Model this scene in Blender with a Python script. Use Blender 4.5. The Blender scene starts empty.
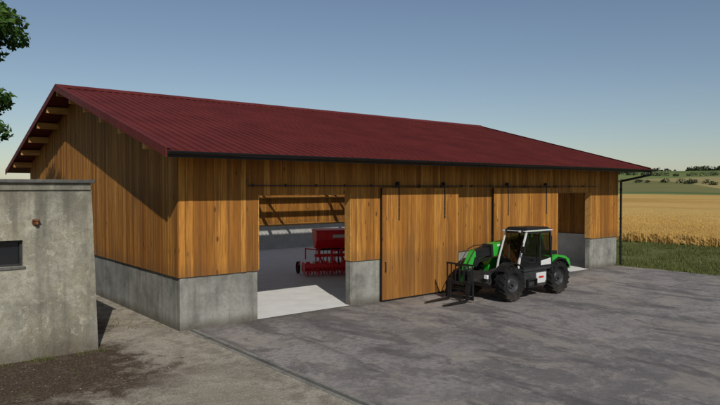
import bpy, math, random
from mathutils import Vector, Matrix, noise as mnoise
random.seed(7)
R = random.Random(11)
sc = bpy.context.scene

# ------------------------------------------------------------------ materials
def new_mat(name):
    m = bpy.data.materials.new(name); m.use_nodes = True
    nt = m.node_tree; nt.nodes.clear()
    return m, nt
class N:
    def __init__(s, nt): s.nt = nt
    def n(s, t, **kw):
        nd = s.nt.nodes.new(t)
        for k, v in kw.items(): setattr(nd, k, v)
        return nd
    def l(s, a, b): s.nt.links.new(a, b)
    def coord(s, scale=(1,1,1), out='Object'):
        tc = s.n('ShaderNodeTexCoord'); mp = s.n('ShaderNodeMapping')
        mp.inputs['Scale'].default_value = scale
        s.l(tc.outputs[out], mp.inputs['Vector']); return mp.outputs[0]
    def noise(s, vec, scale, detail=5, rough=.55, dist=0):
        nd = s.n('ShaderNodeTexNoise'); nd.inputs['Scale'].default_value = scale
        nd.inputs['Detail'].default_value = detail; nd.inputs['Roughness'].default_value = rough
        nd.inputs['Distortion'].default_value = dist
        s.l(vec, nd.inputs['Vector']); return nd.outputs['Fac']
    def ramp(s, fac, stops):
        r = s.n('ShaderNodeValToRGB'); cr = r.color_ramp
        while len(cr.elements) < len(stops): cr.elements.new(.5)
        for e, (p, c) in zip(cr.elements, stops):
            e.position = p
            e.color = (c, c, c, 1) if isinstance(c, (int, float)) else (*c, 1)
        s.l(fac, r.inputs[0]); return r.outputs[0]
    def mix(s, fac, a, b, mode='MIX'):
        m = s.n('ShaderNodeMix', data_type='RGBA', blend_type=mode)
        for sock, v in ((m.inputs[0], fac), (m.inputs[6], a), (m.inputs[7], b)):
            if isinstance(v, (int, float)): sock.default_value = v
            elif isinstance(v, tuple): sock.default_value = (*v, 1)
            else: s.l(v, sock)
        return m.outputs[2]
    def math(s, op, a, b=0, c=None):
        m = s.n('ShaderNodeMath', operation=op)
        for i, v in enumerate((a, b) if c is None else (a, b, c)):
            if isinstance(v, (int, float)): m.inputs[i].default_value = v
            else: s.l(v, m.inputs[i])
        return m.outputs[0]
    def sstep(s, v, a, b):
        m = s.n('ShaderNodeMapRange', interpolation_type='SMOOTHSTEP')
        s.l(v, m.inputs[0]); m.inputs[1].default_value = a; m.inputs[2].default_value = b
        return m.outputs[0]
    def bsdf(s, col, rough=.8, metal=0, bump=None, bstr=.3, bdist=.02, spec=.3, **kw):
        b = s.n('ShaderNodeBsdfPrincipled'); o = s.n('ShaderNodeOutputMaterial')
        if isinstance(col, tuple): b.inputs['Base Color'].default_value = (*col, 1)
        else: s.l(col, b.inputs['Base Color'])
        if isinstance(rough, (int, float)): b.inputs['Roughness'].default_value = rough
        else: s.l(rough, b.inputs['Roughness'])
        b.inputs['Metallic'].default_value = metal
        b.inputs['Specular IOR Level'].default_value = spec
        if bump is not None:
            bp = s.n('ShaderNodeBump'); bp.inputs['Strength'].default_value = bstr
            bp.inputs['Distance'].default_value = bdist
            s.l(bump, bp.inputs['Height']); s.l(bp.outputs[0], b.inputs['Normal'])
        s.l(b.outputs[0], o.inputs[0]); return b

def sxyz(h, vec):
    x = h.n('ShaderNodeSeparateXYZ'); h.l(vec, x.inputs[0]); return x.outputs

def simple(name, col, rough=.5, metal=0, var=.18, scale=6, spec=.4, bstr=.05, dirt=None):
    m, nt = new_mat(name); h = N(nt); v = h.coord()
    n1 = h.noise(v, scale, 6); n2 = h.noise(v, scale*9, 3)
    dk = tuple(c*(1-var*1.6) for c in col); lt = tuple(min(1, c*(1+var)) for c in col)
    c = h.ramp(n1, [(.3, dk), (.7, lt)])
    if dirt:
        z = sxyz(h, h.coord(out='Object'))[2]
        g = h.math('ADD', h.math('MULTIPLY', z, -1/dirt[0]), 1)
        g = h.math('ADD', g, h.math('MULTIPLY', h.math('SUBTRACT', n1, .5), 1.2))
        g = h.math('MULTIPLY', h.sstep(g, 0, 1.2), dirt[1])
        c = h.mix(g, c, (.16, .13, .1))
    r = h.ramp(n2, [(.3, max(0, rough-.08)), (.7, min(1, rough+.1))])
    h.bsdf(c, r, metal, n2, bstr, .01, spec); return m

def wood_mat(name, c_dark, c_mid, c_light, axis='z'):
    m, nt = new_mat(name); h = N(nt)
    at = h.n('ShaderNodeAttribute', attribute_name='rnd')
    sc_ = (1, 1, .05) if axis == 'z' else ((.05, 1, 1) if axis == 'x' else (1, .05, 1))
    v = h.coord(sc_)
    add = h.n('ShaderNodeVectorMath', operation='MULTIPLY_ADD')
    h.l(at.outputs['Fac'], add.inputs[0]); add.inputs[1].default_value = (13, 7, 31); h.l(v, add.inputs[2])
    vv = add.outputs[0]
    g = h.noise(vv, 24, 6, .65, .6); g2 = h.noise(vv, 6, 4, .6, .3)
    base = h.ramp(at.outputs['Fac'], [(0, c_dark), (.4, c_mid), (1, c_light)])
    c = h.mix(h.ramp(g, [(.42, .0), (.66, .7)]), base, tuple(x*.55 for x in c_dark))
    c = h.mix(h.ramp(g2, [(.46, .0), (.64, .6)]), c, tuple(x*.7 for x in c_dark))
    kv = h.coord((1, 1, .4) if axis == 'z' else (1, 1, 1))
    add2 = h.n('ShaderNodeVectorMath', operation='MULTIPLY_ADD')
    h.l(at.outputs['Fac'], add2.inputs[0]); add2.inputs[1].default_value = (3, 3, 17); h.l(kv, add2.inputs[2])
    vo = h.n('ShaderNodeTexVoronoi'); vo.inputs['Scale'].default_value = 3.4; h.l(add2.outputs[0], vo.inputs['Vector'])
    k = h.ramp(vo.outputs['Distance'], [(.07, .85), (.15, 0)])
    c = h.mix(k, c, (.075, .028, .008))
    w = h.noise(h.coord((.9, .9, .25)), 1.1, 5, .6)
    c = h.mix(h.ramp(w, [(.46, 0), (.66, .3)]), c, tuple(x*.55 for x in c_mid))
    if axis == 'z':      # weathering: rain streaks, splash darkening at the foot
        sw = h.noise(h.coord((3.5, 3.5, .16)), 1.6, 5, .65)
        c = h.mix(h.ramp(sw, [(.50, 0), (.64, .48)]), c, (.12, .06, .024))
        z = sxyz(h, h.coord())[2]
        ft = h.math('SUBTRACT', 1, h.sstep(h.math('SUBTRACT', z, h.math('MULTIPLY', sw, .5)), 1.25, 1.75))
        c = h.mix(h.math('MULTIPLY', ft, .35), c, (.12, .06, .025))
    h.bsdf(c, .72, 0, g, .4, .006, .2); return m

M = {}
M['wood'] = wood_mat('larch_boards', (.27, .105, .019), (.45, .190, .034), (.56, .265, .055))
M['woodx'] = wood_mat('larch_beams', (.42, .21, .05), (.56, .29, .08), (.64, .36, .12), 'x')
M['backing'] = simple('board_seam_backing', (.045, .018, .006), .85)

def concrete(name, col, stain=.5, dirtz=None, bumps=.25, scale=1, warm=None, topz=None):
    m, nt = new_mat(name); h = N(nt); v = h.coord()
    a = h.noise(v, 1.2*scale, 8, .66, .3); b = h.noise(v, 9*scale, 6, .65); c3 = h.noise(v, 70*scale, 3, .6)
    c = h.ramp(a, [(.36, tuple(x*.62 for x in col)), (.5, col), (.64, tuple(min(1, x*1.25) for x in col))])
    if warm:
        w1 = h.noise(v, .8, 7, .7, .8)
        c = h.mix(h.ramp(w1, [(.48, 0), (.6, .7)]), c, warm)
        w2 = h.noise(h.coord((1.4, 1.4, .7)), 2.1, 7, .72, .6)
        c = h.mix(h.ramp(w2, [(.53, 0), (.6, .55)]), c, tuple(x*.5 for x in col))
        w3 = h.noise(v, 4.5, 6, .7, .5)
        c = h.mix(h.ramp(w3, [(.57, 0), (.62, .6)]), c, tuple(min(1, x*1.45) for x in col))
    c = h.mix(h.ramp(b, [(.45, 0), (.68, stain)]), c, tuple(x*.55 for x in col))
    c = h.mix(h.ramp(c3, [(.35, .3), (.6, 0)]), c, (.05, .045, .04))
    if dirtz:
        st = h.noise(h.coord((1.5, 1.5, .12)), 2.5, 5, .6)
        c = h.mix(h.ramp(st, [(.48, 0), (.68, .4)]), c, (.07, .065, .055))
        z = sxyz(h, h.coord())[2]
        g = h.math('ADD', z, h.math('MULTIPLY', h.math('SUBTRACT', b, .5), .9*dirtz))
        c = h.mix(h.math('MULTIPLY', h.math('SUBTRACT', 1, h.sstep(g, 0, dirtz)), .65), c, (.07, .055, .04))
        if topz:
            g = h.math('ADD', z, h.math('MULTIPLY', h.math('SUBTRACT', st, .5), 3.0))
            c = h.mix(h.math('MULTIPLY', h.sstep(g, topz-.9, topz+.2), .5), c, (.09, .085, .07))
    bp = h.math('ADD', h.math('MULTIPLY', b, .6), h.math('MULTIPLY', c3, .5))
    h.bsdf(c, .88, 0, bp, bumps, .02, .2); return m
M['conc'] = concrete('cast_concrete', (.28, .28, .25), .45, dirtz=.35)
M['floor'] = simple('barn_floor_concrete', (.66, .66, .65), .7, 0, .06, 1.5, .3, .1)
M['wallin'] = simple('inner_wall_concrete', (.5, .5, .48), .85, 0, .12, 2, .2, .1)
M['bounce'] = simple('white_bounce_sheet', (.86, .86, .84), .6, 0, .02, 2, .2, .02)  # for the unseen sheets added to bounce light inside the barn
M['plaster'] = concrete('old_lime_plaster', (.35, .335, .27), .6, dirtz=.8, bumps=.9, scale=.9, warm=(.29, .26, .185), topz=3.9)
M['slab'] = concrete('roof_slab_concrete', (.12, .12, .11), .6, bumps=.5)
M['kerb'] = concrete('drain_channel_concrete', (.25, .24, .215), .5, bumps=.4)
M['roof'] = simple('red_metal_roofing', (.118, .021, .018), .6, .0, .14, .8, .15, .03)
M['gutter'] = simple('dark_gutter_metal', (.02, .02, .022), .4, .6, .1)
M['black'] = simple('black_steel', (.02, .02, .021), .45, .3, .2, 8)
M['chassis'] = simple('chassis_grey', (.035, .036, .038), .5, .2, .2, 8, dirt=(.9, .4))
M['rubber'] = simple('tyre_rubber', (.014, .014, .014), .85, 0, .3, 10, .2, .2, dirt=(.5, .25))
M['green'] = simple('green_paint', (.03, .36, .035), .33, 0, .05, 3, .5, .02, dirt=(.9, .3))
M['white'] = simple('light_grey_paint', (.60, .61, .60), .35, 0, .05, 4, .5, .02, dirt=(1.0, .3))
M['rim'] = simple('rim_grey', (.05, .05, .054), .45, .3, .15, 8, dirt=(.6, .3))
M['seat'] = simple('seat_fabric', (.05, .05, .055), .8)
M['redpaint'] = simple('red_implement_paint', (.75, .014, .022), .35, 0, .1, 4, .5, .02)
M['steel'] = simple('bare_steel', (.35, .35, .36), .35, .9, .1, 12)
M['orange'] = simple('beacon_orange', (.8, .2, .01), .3)
M['lampred'] = simple('tail_lamp_red', (.5, .01, .01), .25)
M['lampglass'] = simple('lamp_lens', (.75, .78, .8), .15)
M['rust'] = simple('rusty_iron', (.17, .07, .03), .85, .1, .5, 14, .2, .3)
m, nt = new_mat('tinted_glass'); h = N(nt)
tr = h.n('ShaderNodeBsdfTransparent'); tr.inputs[0].default_value = (.36, .41, .41, 1)
gl = h.n('ShaderNodeBsdfGlossy'); gl.inputs['Roughness'].default_value = .03
fr = h.n('ShaderNodeFresnel'); fr.inputs[0].default_value = 1.5
ms = h.n('ShaderNodeMixShader'); o = h.n('ShaderNodeOutputMaterial')
h.l(h.math('ADD', fr.outputs[0], .05), ms.inputs[0]); h.l(tr.outputs[0], ms.inputs[1]); h.l(gl.outputs[0], ms.inputs[2]); h.l(ms.outputs[0], o.inputs[0])
M['glass'] = m
m, nt = new_mat('dark_window_glass'); h = N(nt); h.bsdf((.012, .014, .016), .08, 0, spec=.6); M['dglass'] = m
m, nt = new_mat('daylight_fill_panel'); h = N(nt)  # lets sun and sky through the added rear-slope panels
tl = h.n('ShaderNodeBsdfTranslucent'); tl.inputs[0].default_value = (.97, .97, .95, 1); o = h.n('ShaderNodeOutputMaterial')
tp = h.n('ShaderNodeBsdfTransparent'); tp.inputs[0].default_value = (.97, .97, .97, 1); ms = h.n('ShaderNodeMixShader'); ms.inputs[0].default_value = .75
h.l(tl.outputs[0], ms.inputs[1]); h.l(tp.outputs[0], ms.inputs[2]); h.l(ms.outputs[0], o.inputs[0]); M['fill_panel'] = m

# yard asphalt
m, nt = new_mat('worn_yard_asphalt'); h = N(nt); v = h.coord()
a = h.noise(v, .16, 7, .62, .4); b = h.noise(v, .8, 9, .72, .5); c3 = h.noise(v, 7, 7, .75); d = h.noise(v, 55, 3, .7)
col = h.ramp(a, [(.40, (.155, .141, .139)), (.5, (.215, .197, .191)), (.60, (.28, .258, .248))])
col = h.mix(h.ramp(b, [(.48, 0), (.55, .62)]), col, (.105, .095, .096))
b2 = h.noise(v, 1.9, 8, .74, .8)
col = h.mix(h.ramp(b2, [(.52, 0), (.58, .6)]), col, (.30, .275, .25))
col = h.mix(h.ramp(c3, [(.46, 0), (.62, .6)]), col, (.09, .083, .084))
col = h.mix(h.ramp(d, [(.38, .5), (.5, 0), (.62, 0), (.75, .35)]), col, (.34, .32, .30))
sd = h.noise(v, .35, 7, .72, 1.0)
col = h.mix(h.ramp(sd, [(.53, 0), (.60, .5)]), col, (.31, .275, .23))
dk = h.noise(h.coord((1.6, .5, 1)), .45, 7, .7, .6)
col = h.mix(h.ramp(dk, [(.53, 0), (.59, .58)]), col, (.075, .069, .072))
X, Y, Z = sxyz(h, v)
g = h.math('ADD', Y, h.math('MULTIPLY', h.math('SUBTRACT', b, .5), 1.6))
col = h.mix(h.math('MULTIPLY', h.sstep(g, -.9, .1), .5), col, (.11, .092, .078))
bp = h.math('ADD', h.math('MULTIPLY', c3, .6), h.math('MULTIPLY', d, .5))
rg = h.ramp(b, [(.46, .92), (.6, .7)])
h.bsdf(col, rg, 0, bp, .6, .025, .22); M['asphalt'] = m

# gravel lot with soil around the outbuilding
m, nt = new_mat('gravel_and_soil'); h = N(nt); v = h.coord()
a = h.noise(v, .35, 7, .65, .5); b = h.noise(v, 2.2, 8, .72, .3); c3 = h.noise(v, 20, 6, .75); 
vo = h.n('ShaderNodeTexVoronoi'); vo.inputs['Scale'].default_value = 34; h.l(v, vo.inputs['Vector'])
sep = h.n('ShaderNodeSeparateColor'); h.l(vo.outputs['Color'], sep.inputs[0])
col = h.ramp(a, [(.38, (.35, .31, .245)), (.5, (.46, .42, .34)), (.62, (.53, .49, .40))])
col = h.mix(h.ramp(b, [(.48, 0), (.62, .6)]), col, (.26, .22, .175))
col = h.mix(h.ramp(sep.outputs[0], [(0, .35), (.5, 0), (1, 0)]), col, (.2, .18, .15))
col = h.mix(h.ramp(c3, [(.42, .45), (.56, 0)]), col, (.16, .14, .11))
X, Y, Z = sxyz(h, h.coord())
wob = h.math('MULTIPLY', h.math('SUBTRACT', b, .5), 5.0)
wob2 = h.math('MULTIPLY', h.math('SUBTRACT', a, .5), 5.0)
dx = h.math('ADD', h.math('ADD', X, wob), wob2)
dy = h.math('ADD', h.math('ADD', Y, wob), wob2)
ms_ = h.math('MULTIPLY', h.math('SUBTRACT', 1, h.sstep(dx, -2.6, -.9)), h.sstep(dy, -5.8, -3.4))
soil = h.ramp(c3, [(.36, (.03, .02, .014)), (.52, (.08, .056, .039)), (.66, (.17, .13, .095))])
soil = h.mix(h.ramp(h.noise(v, 3, 6, .7), [(.52, 0), (.62, .5)]), soil, (.15, .115, .085))
col = h.mix(ms_, col, soil)
e = h.math('MULTIPLY', h.sstep(h.math('ADD', X, h.math('MULTIPLY', wob, .3)), -1.1, -.1), h.ramp(b, [(.44, .15), (.56, .6)]))
col = h.mix(e, col, (.19, .165, .135))
h.bsdf(col, .95, 0, h.math('ADD', c3, h.math('MULTIPLY', vo.outputs['Distance'], .6)), .8, .03, .15); M['gravel'] = m

# terrain grass w/ field patchwork
m, nt = new_mat('terrain_grass'); h = N(nt); v = h.coord()
b = h.noise(v, 1.1, 7, .7); c3 = h.noise(v, 9, 4, .7)
near = h.ramp(b, [(.36, (.07, .088, .026)), (.52, (.12, .135, .04)), (.66, (.21, .18, .085))])
near = h.mix(h.ramp(c3, [(.4, .5), (.6, 0)]), near, (.05, .06, .02))
vo = h.n('ShaderNodeTexVoronoi', feature='F1'); vo.inputs['Scale'].default_value = 1
h.l(h.coord((.0125, .0042, .001)), vo.inputs['Vector'])
sep = h.n('ShaderNodeSeparateColor'); h.l(vo.outputs['Color'], sep.inputs[0])
far = h.ramp(sep.outputs[0], [(.0, (.10, .14, .045)), (.3, (.14, .18, .055)), (.5, (.19, .22, .08)), (.7, (.10, .12, .04)), (.85, (.36, .29, .13)), (1, (.15, .17, .07))])
st = h.noise(h.coord((.08, .01, .01)), 1.0, 5, .7)
far = h.mix(h.ramp(st, [(.46, 0), (.6, .4)]), far, (.08, .105, .035))
X, Y, Z = sxyz(h, h.coord())
col = h.mix(h.sstep(X, 200, 270), near, far)
h.bsdf(col, .95, 0, b, .4, .05, .1); M['terrain'] = m

def foliage(name, dk, md, lt, scale=1.2):
    m, nt = new_mat(name); h = N(nt)
    at = h.n('ShaderNodeAttribute', attribute_name='rnd')
    n1 = h.noise(h.coord(), scale, 4)
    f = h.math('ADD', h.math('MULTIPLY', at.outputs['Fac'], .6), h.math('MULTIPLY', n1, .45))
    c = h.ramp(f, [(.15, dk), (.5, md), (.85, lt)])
    b = h.bsdf(c, .7, 0, spec=.2)
    t = h.n('ShaderNodeBsdfTranslucent'); h.l(c, t.inputs[0])
    ms = h.n('ShaderNodeMixShader'); ms.inputs[0].default_value = .3
    out = [n for n in nt.nodes if n.type == 'OUTPUT_MATERIAL'][0]
    h.l(b.outputs[0], ms.inputs[1]); h.l(t.outputs[0], ms.inputs[2]); h.l(ms.outputs[0], out.inputs[0])
    return m
M['leaf'] = foliage('broadleaf_foliage', (.025, .06, .012), (.06, .13, .025), (.12, .20, .04))
M['grass'] = foliage('grass_blades', (.055, .075, .02), (.12, .145, .04), (.23, .22, .085), .6)
M['wheatb'] = foliage('wheat_ears', (.36, .21, .055), (.55, .35, .10), (.66, .45, .16), .4)
M['farleaf'] = foliage('distant_foliage', (.02, .03, .014), (.04, .055, .025), (.07, .08, .035), .05)
M['bark'] = concrete('bark', (.09, .07, .05), .8, bumps=1, scale=4)
m, nt = new_mat('wheat_canopy'); h = N(nt); v = h.coord()
a = h.noise(h.coord((.03, .012, 1)), 1, 6, .65); b = h.noise(v, 3, 6, .75); c3 = h.noise(h.coord((1, .25, 1)), .5, 5, .7)
col = h.ramp(a, [(.4, (.47, .29, .08)), (.5, (.56, .36, .11)), (.6, (.62, .42, .14))])
col = h.mix(h.ramp(b, [(.4, .45), (.62, 0)]), col, (.34, .20, .055))
col = h.mix(h.ramp(c3, [(.47, 0), (.62, .4)]), col, (.40, .25, .08))
h.bsdf(col, .9, 0, b, 1, .1, .1); M['wheat'] = m
M['stone'] = simple('gravel_stone', (.27, .25, .21), .9, 0, .4, 5)

# ------------------------------------------------------------------ mesh builder
class MB:
    def __init__(s): s.v = []; s.f = []; s.m = []; s.r = []; s.mats = []
    def mi(s, k):
        if k not in s.mats: s.mats.append(k)
        return s.mats.index(k)
    def add(s, vs, fs, k, rnd=None):
        o = len(s.v); s.v += [tuple(p) for p in vs]; i = s.mi(k); r = R.random() if rnd is None else rnd
        for f in fs: s.f.append(tuple(o+j for j in f)); s.m.append(i); s.r.append(r)
    def box(s, x0, x1, y0, y1, z0, z1, k, rnd=None):
        vs = [(x, y, z) for z in (z0, z1) for y in (y0, y1) for x in (x0, x1)]
        s.add(vs, [(0,2,3,1), (4,5,7,6), (0,1,5,4), (2,6,7,3), (0,4,6,2), (1,3,7,5)], k, rnd)
    def hexa(s, bot, top, k, rnd=None):
        n = len(bot); vs = list(bot)+list(top)
        fs = [tuple(reversed(range(n))), tuple(range(n, 2*n))] + [(i, (i+1) % n, n+(i+1) % n, n+i) for i in range(n)]
        s.add(vs, fs, k, rnd)
    def prism(s, poly, a0, a1, k, axis='y', rnd=None):
        def P(p, a):
            return (p[0], a, p[1]) if axis == 'y' else ((a, p[0], p[1]) if axis == 'x' else (p[0], p[1], a))
        s.hexa([P(p, a0) for p in poly], [P(p, a1) for p in poly], k, rnd)
    def cyl(s, p0, p1, r0, k, r1=None, n=14, rnd=None):
        r1 = r0 if r1 is None else r1
        p0 = Vector(p0); p1 = Vector(p1); d = (p1-p0).normalized()
        u = d.cross(Vector((0, 0, 1)) if abs(d.z) < .9 else Vector((1, 0, 0))).normalized(); w = d.cross(u)
        ring = lambda p, r: [p+(u*math.cos(2*math.pi*i/n)+w*math.sin(2*math.pi*i/n))*r for i in range(n)]
        s.hexa(ring(p0, r0), ring(p1, r1), k, rnd)
    def tube(s, pts, r, k, n=8):
        for a, b in zip(pts[:-1], pts[1:]): s.cyl(a, b, r, k, n=n)
    def beam(s, p0, p1, w, hh, k, up=(0, 0, 1), w1=None, h1=None):
        p0 = Vector(p0); p1 = Vector(p1); d = (p1-p0).normalized(); sd = d.cross(Vector(up)).normalized(); u = sd.cross(d)
        w1 = w if w1 is None else w1; h1 = hh if h1 is None else h1
        q = lambda p, w, hh: [p+sd*a*w/2+u*b*hh/2 for a, b in ((-1,-1), (1,-1), (1,1), (-1,1))]
        s.hexa(q(p0, w, hh), q(p1, w1, h1), k)
    def lathe(s, c, prof, k, n=36, axis='y'):
        vs = []
        for (o, r) in prof:
            for i in range(n):
                t = 2*math.pi*i/n
                vs.append((c[0]+r*math.cos(t), c[1]+o, c[2]+r*math.sin(t)) if axis == 'y' else (c[0]+o, c[1]+r*math.cos(t), c[2]+r*math.sin(t)))
        fs = []
        for j in range(len(prof)-1):
            for i in range(n):
                fs.append((j*n+i, j*n+(i+1) % n, (j+1)*n+(i+1) % n, (j+1)*n+i))
        s.add(vs, fs, k)
    def build(s, name, parent=None, bevel=0, smooth=False, loc=None, recalc=True):
        me = bpy.data.meshes.new(name); me.from_pydata(s.v, [], s.f)
        for k in s.mats: me.materials.append(M[k])
        me.polygons.foreach_set('material_index', s.m)
        at = me.attributes.new('rnd', 'FLOAT', 'FACE'); at.data.foreach_set('value', s.r)
        if recalc:
            import bmesh
            bm = bmesh.new(); bm.from_mesh(me); bmesh.ops.recalc_face_normals(bm, faces=bm.faces); bm.to_mesh(me); bm.free()
        if smooth:
            me.polygons.foreach_set('use_smooth', [True]*len(me.polygons))
            try: me.set_sharp_from_angle(angle=math.radians(35))
            except Exception: pass
        ob = bpy.data.objects.new(name, me); sc.collection.objects.link(ob)
        if parent: ob.parent = parent
        if loc: ob.location = loc
        if bevel:
            b = ob.modifiers.new('bevel', 'BEVEL'); b.width = bevel; b.segments = 2; b.limit_method = 'ANGLE'; b.angle_limit = math.radians(40)
        return ob
def empty(name, loc=(0, 0, 0), rz=0):
    e = bpy.data.objects.new(name, None); e.location = loc; e.rotation_euler = (0, 0, rz); sc.collection.objects.link(e); return e

# ------------------------------------------------------------------ barn
barn = empty('wooden_barn')
L, D = 23.6, 18.6
CB = 1.53
OZ = 3.82
O1 = (2.46, 6.03); O2 = (18.1, 21.05)
RB = 12.3                     # unseen rear wall left open to admit daylight from X=.4 to RB
GA, GB = 5, 16                # unseen gap in the right gable, put in to admit daylight
RX0, RX1 = -.9, 24.3
YF, YR, YB = -1.4, 9.6, 20.0
ZE, ZR, ZBE = 4.95, 7.92, 4.85
def roofz(y):
    return ZE+(y-YF)/(YR-YF)*(ZR-ZE) if y < YR else ZR+(y-YR)/(YB-YR)*(ZBE-ZR)
b = MB()
t = .26
b.box(0, O1[0], 0, t, -.3, CB, 'conc')
b.box(O1[1], O2[0], 0, t, -.3, CB, 'conc')
b.box(O2[1], L, 0, t, -.3, CB, 'conc')
b.box(0, t, t, D-t, -.3, CB, 'conc')
b.box(L-t, L, t, GA, -.3, CB, 'conc'); b.box(L-t, L, GB, D-t, -.3, CB, 'conc')
b.box(RB, L, D-t, D, -.3, CB, 'conc'); b.box(0, .4, D-t, D, -.3, CB, 'conc')
b.build('concrete_base', barn, bevel=.012)
b = MB()
b.box(RB, L-t-.002, D-t-.02, D-t-.002, .0, CB-.01, 'wallin'); b.box(L-t-.02, L-t-.002, t+.01, GA, 0, CB-.01, 'wallin')
b.box(O1[1]+.05, O2[0]-.05, t+.002, t+.02, 0, CB-.01, 'bounce'); b.box(t+.002, t+.02, t+.03, D-t-.1, 0, CB-.01, 'bounce')  # unseen white sheets added on the inner walls to reflect daylight
b.build('inner_facing_and_bounce', barn)
b = MB()
GAP = .0045
def boards_x(x0, x1, y0, y1, z0, z1fn, sgn, k='wood'):
    x = x0
    while x < x1-.01:
        w = min(R.choice((.19, .2, .22, .24)), x1-x)
        if x1-x-w < .07: w = x1-x
        j = R.uniform(0, .010)
        a, c = (y0-j, y1) if sgn < 0 else (y0, y1+j)
        b.box(x+GAP, x+w-GAP, a, c, z0+R.uniform(-.008, .008), z1fn(x), k)
        x += w
wt = lambda y: roofz(y)-.1
TOPF = wt(.0)
for (x0, x1, z0) in ((-.04, O1[0], CB), (O1[0], O1[1], OZ), (O1[1], O2[0], CB), (O2[0], O2[1], OZ), (O2[1], L+.04, CB)):
    boards_x(x0, x1, -.045, -.01, z0-.03, lambda x: TOPF, -1)
boards_x(RB, L, D+.01, D+.04, CB-.03, lambda x: wt(D), 1)
boards_x(RB, L-.2, D-.2, D-.17, CB+.002, lambda x: wt(D), -1)
def gable(xa, xb, sgn, y0=0, y1=D, zb=CB-.03):
    y = y0
    while y < y1-.01:
        w = min(R.choice((.19, .2, .22, .24)), y1-y)
        j = R.uniform(0, .010)*sgn; r = R.random()
        za, zc = wt(y), wt(y+w); x0, x1 = (xa+j, xb)
        g = GAP
        bot = [(x0, y+g, zb), (x1, y+g, zb), (x1, y+w-g, zb), (x0, y+w-g, zb)]
        top = [(x0, y+g, za), (x1, y+g, za), (x1, y+w-g, zc), (x0, y+w-g, zc)]
        b.hexa(bot, top, 'wood', r); y += w
gable(-.045, -.01, -1, -.008, D)
gable(L+.045, L+.01, 1, 0, GA); gable(L+.045, L+.01, 1, GB, D); gable(L+.045, L+.01, 1, GA, GB, 4.3)
gable(L-.2, L-.17, -1, .2, GA)
gable(.2, .17, -1, .2, D-.2)
b.build('vertical_boards', barn)
b = MB()
for (x0, x1, z0) in ((0, O1[0], CB), (O1[0], O1[1], OZ), (O1[1], O2[0], CB), (O2[0], O2[1], OZ), (O2[1], L, CB)):
    b.box(x0, x1, -.009, .15, z0+.001, TOPF-.02, 'backing')
b.box(RB, L, D-.169, D+.009, CB+.001, wt(D)-.02, 'backing')
for (xa, xb) in ((-.009, .169), (L-.16, L+.009)):
    for (y0, y1, z0) in ((.151, GA, CB), (GA, GB, CB if xa < 1 else 4.3), (GB, D-.17, CB)):
        ys = [y0, y1] if not (y0 < YR < y1) else [y0, YR, y1]
        poly = [(y0, z0+.001)]+[(y1, z0+.001)]+[(y, wt(y)-.03) for y in reversed(ys)]
        b.prism(poly, xa, xb, 'backing', 'x')
b.build('wall_core', barn)
b = MB()
for (x0, x1) in (O1, O2):
    b.box(x0-.001, x0+.03, -.05, .262, CB, OZ, 'woodx')
    b.box(x1-.03, x1+.001, -.05, .262, CB, OZ, 'woodx')
    b.box(x0+.03, x1-.03, -.04, .262, OZ-.05, OZ-.035, 'woodx')
b.build('opening_frames', barn, bevel=.004)

def roof_slope(name, ya, za, yb, zb, x0=RX0, x1=RX1, k='roof'):
    b = MB(); pitch = .30; th = .07
    prof = []; x = x0
    while x < x1-1e-6:
        prof += [(x, 0), (min(x+.225, x1), 0), (min(x+.240, x1), .042), (min(x+.285, x1), .042)]
        x += pitch
    prof.append((x1, 0))
    if k == 'fill_panel': th = -1
    dy, dz = yb-ya, zb-za; ln = math.hypot(dy, dz); ny, nz = -dz/ln, dy/ln
    if nz < 0: ny, nz = -ny, -nz
    vs = []; n = len(prof)
    for (yy, zz) in ((ya, za), (yb, zb)):
        for (x, hh) in prof: vs.append((x, yy+ny*hh, zz+nz*hh))
        for (x, hh) in prof: vs.append((x, yy-ny*th, zz-nz*th))
    if th < 0: vs = [p for i, p in enumerate(vs) if (i//n) % 2 == 0]
    fs = []
    for i in range(n-1):
        if th < 0: fs.append((i, i+1, n+i+1, n+i)); continue
        fs.append((i, i+1, 2*n+i+1, 2*n+i))
        fs.append((n+i, 3*n+i, 3*n+i+1, n+i+1))
        fs.append((i, n+i, n+i+1, i+1)); fs.append((2*n+i, 2*n+i+1, 3*n+i+1, 3*n+i))
    if th > 0: fs += [(0, 2*n, 3*n, n), (n-1, 2*n-1, 4*n-1, 3*n-1)]
    b.add(vs, fs, k, .5); return b.build(name, barn)
roof_slope('roof_front_slope', YF, ZE, YR, ZR)
S0, S1 = 10.0, 18.7           # translucent band added on the unseen rear slope to light the interior
roof_slope('roof_rear_upper', S0, roofz(S0), YR, ZR); roof_slope('roof_rear_lower', YB, ZBE, S1, roofz(S1))
roof_slope('roof_rear_end', S1, roofz(S1), S0, roofz(S0), RX0, .6); roof_slope('roof_rear_end_b', S1, roofz(S1), S0, roofz(S0), 22.8, RX1)
roof_slope('unseen_fill_panels', S1, roofz(S1), S0, roofz(S0), .6, 22.8, 'fill_panel')
b = MB()      # white sheet added under the front slope to bounce light onto the floor
b.prism([(.3, roofz(.3)-.23), (9.45, roofz(9.45)-.23), (9.45, roofz(9.45)-.205), (.3, roofz(.3)-.205)], .25, L-.25, 'bounce', 'x')
b.build('roof_bounce_sheet', barn)
b = MB()
b.prism([(YR-.28, roofz(YR-.28)+.03), (YR, ZR+.075), (YR+.28, roofz(YR+.28)+.03), (YR+.28, roofz(YR+.28)+.055), (YR, ZR+.105), (YR-.28, roofz(YR-.28)+.055)], RX0-.02, RX1+.02, 'roof', 'x', .5)
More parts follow.
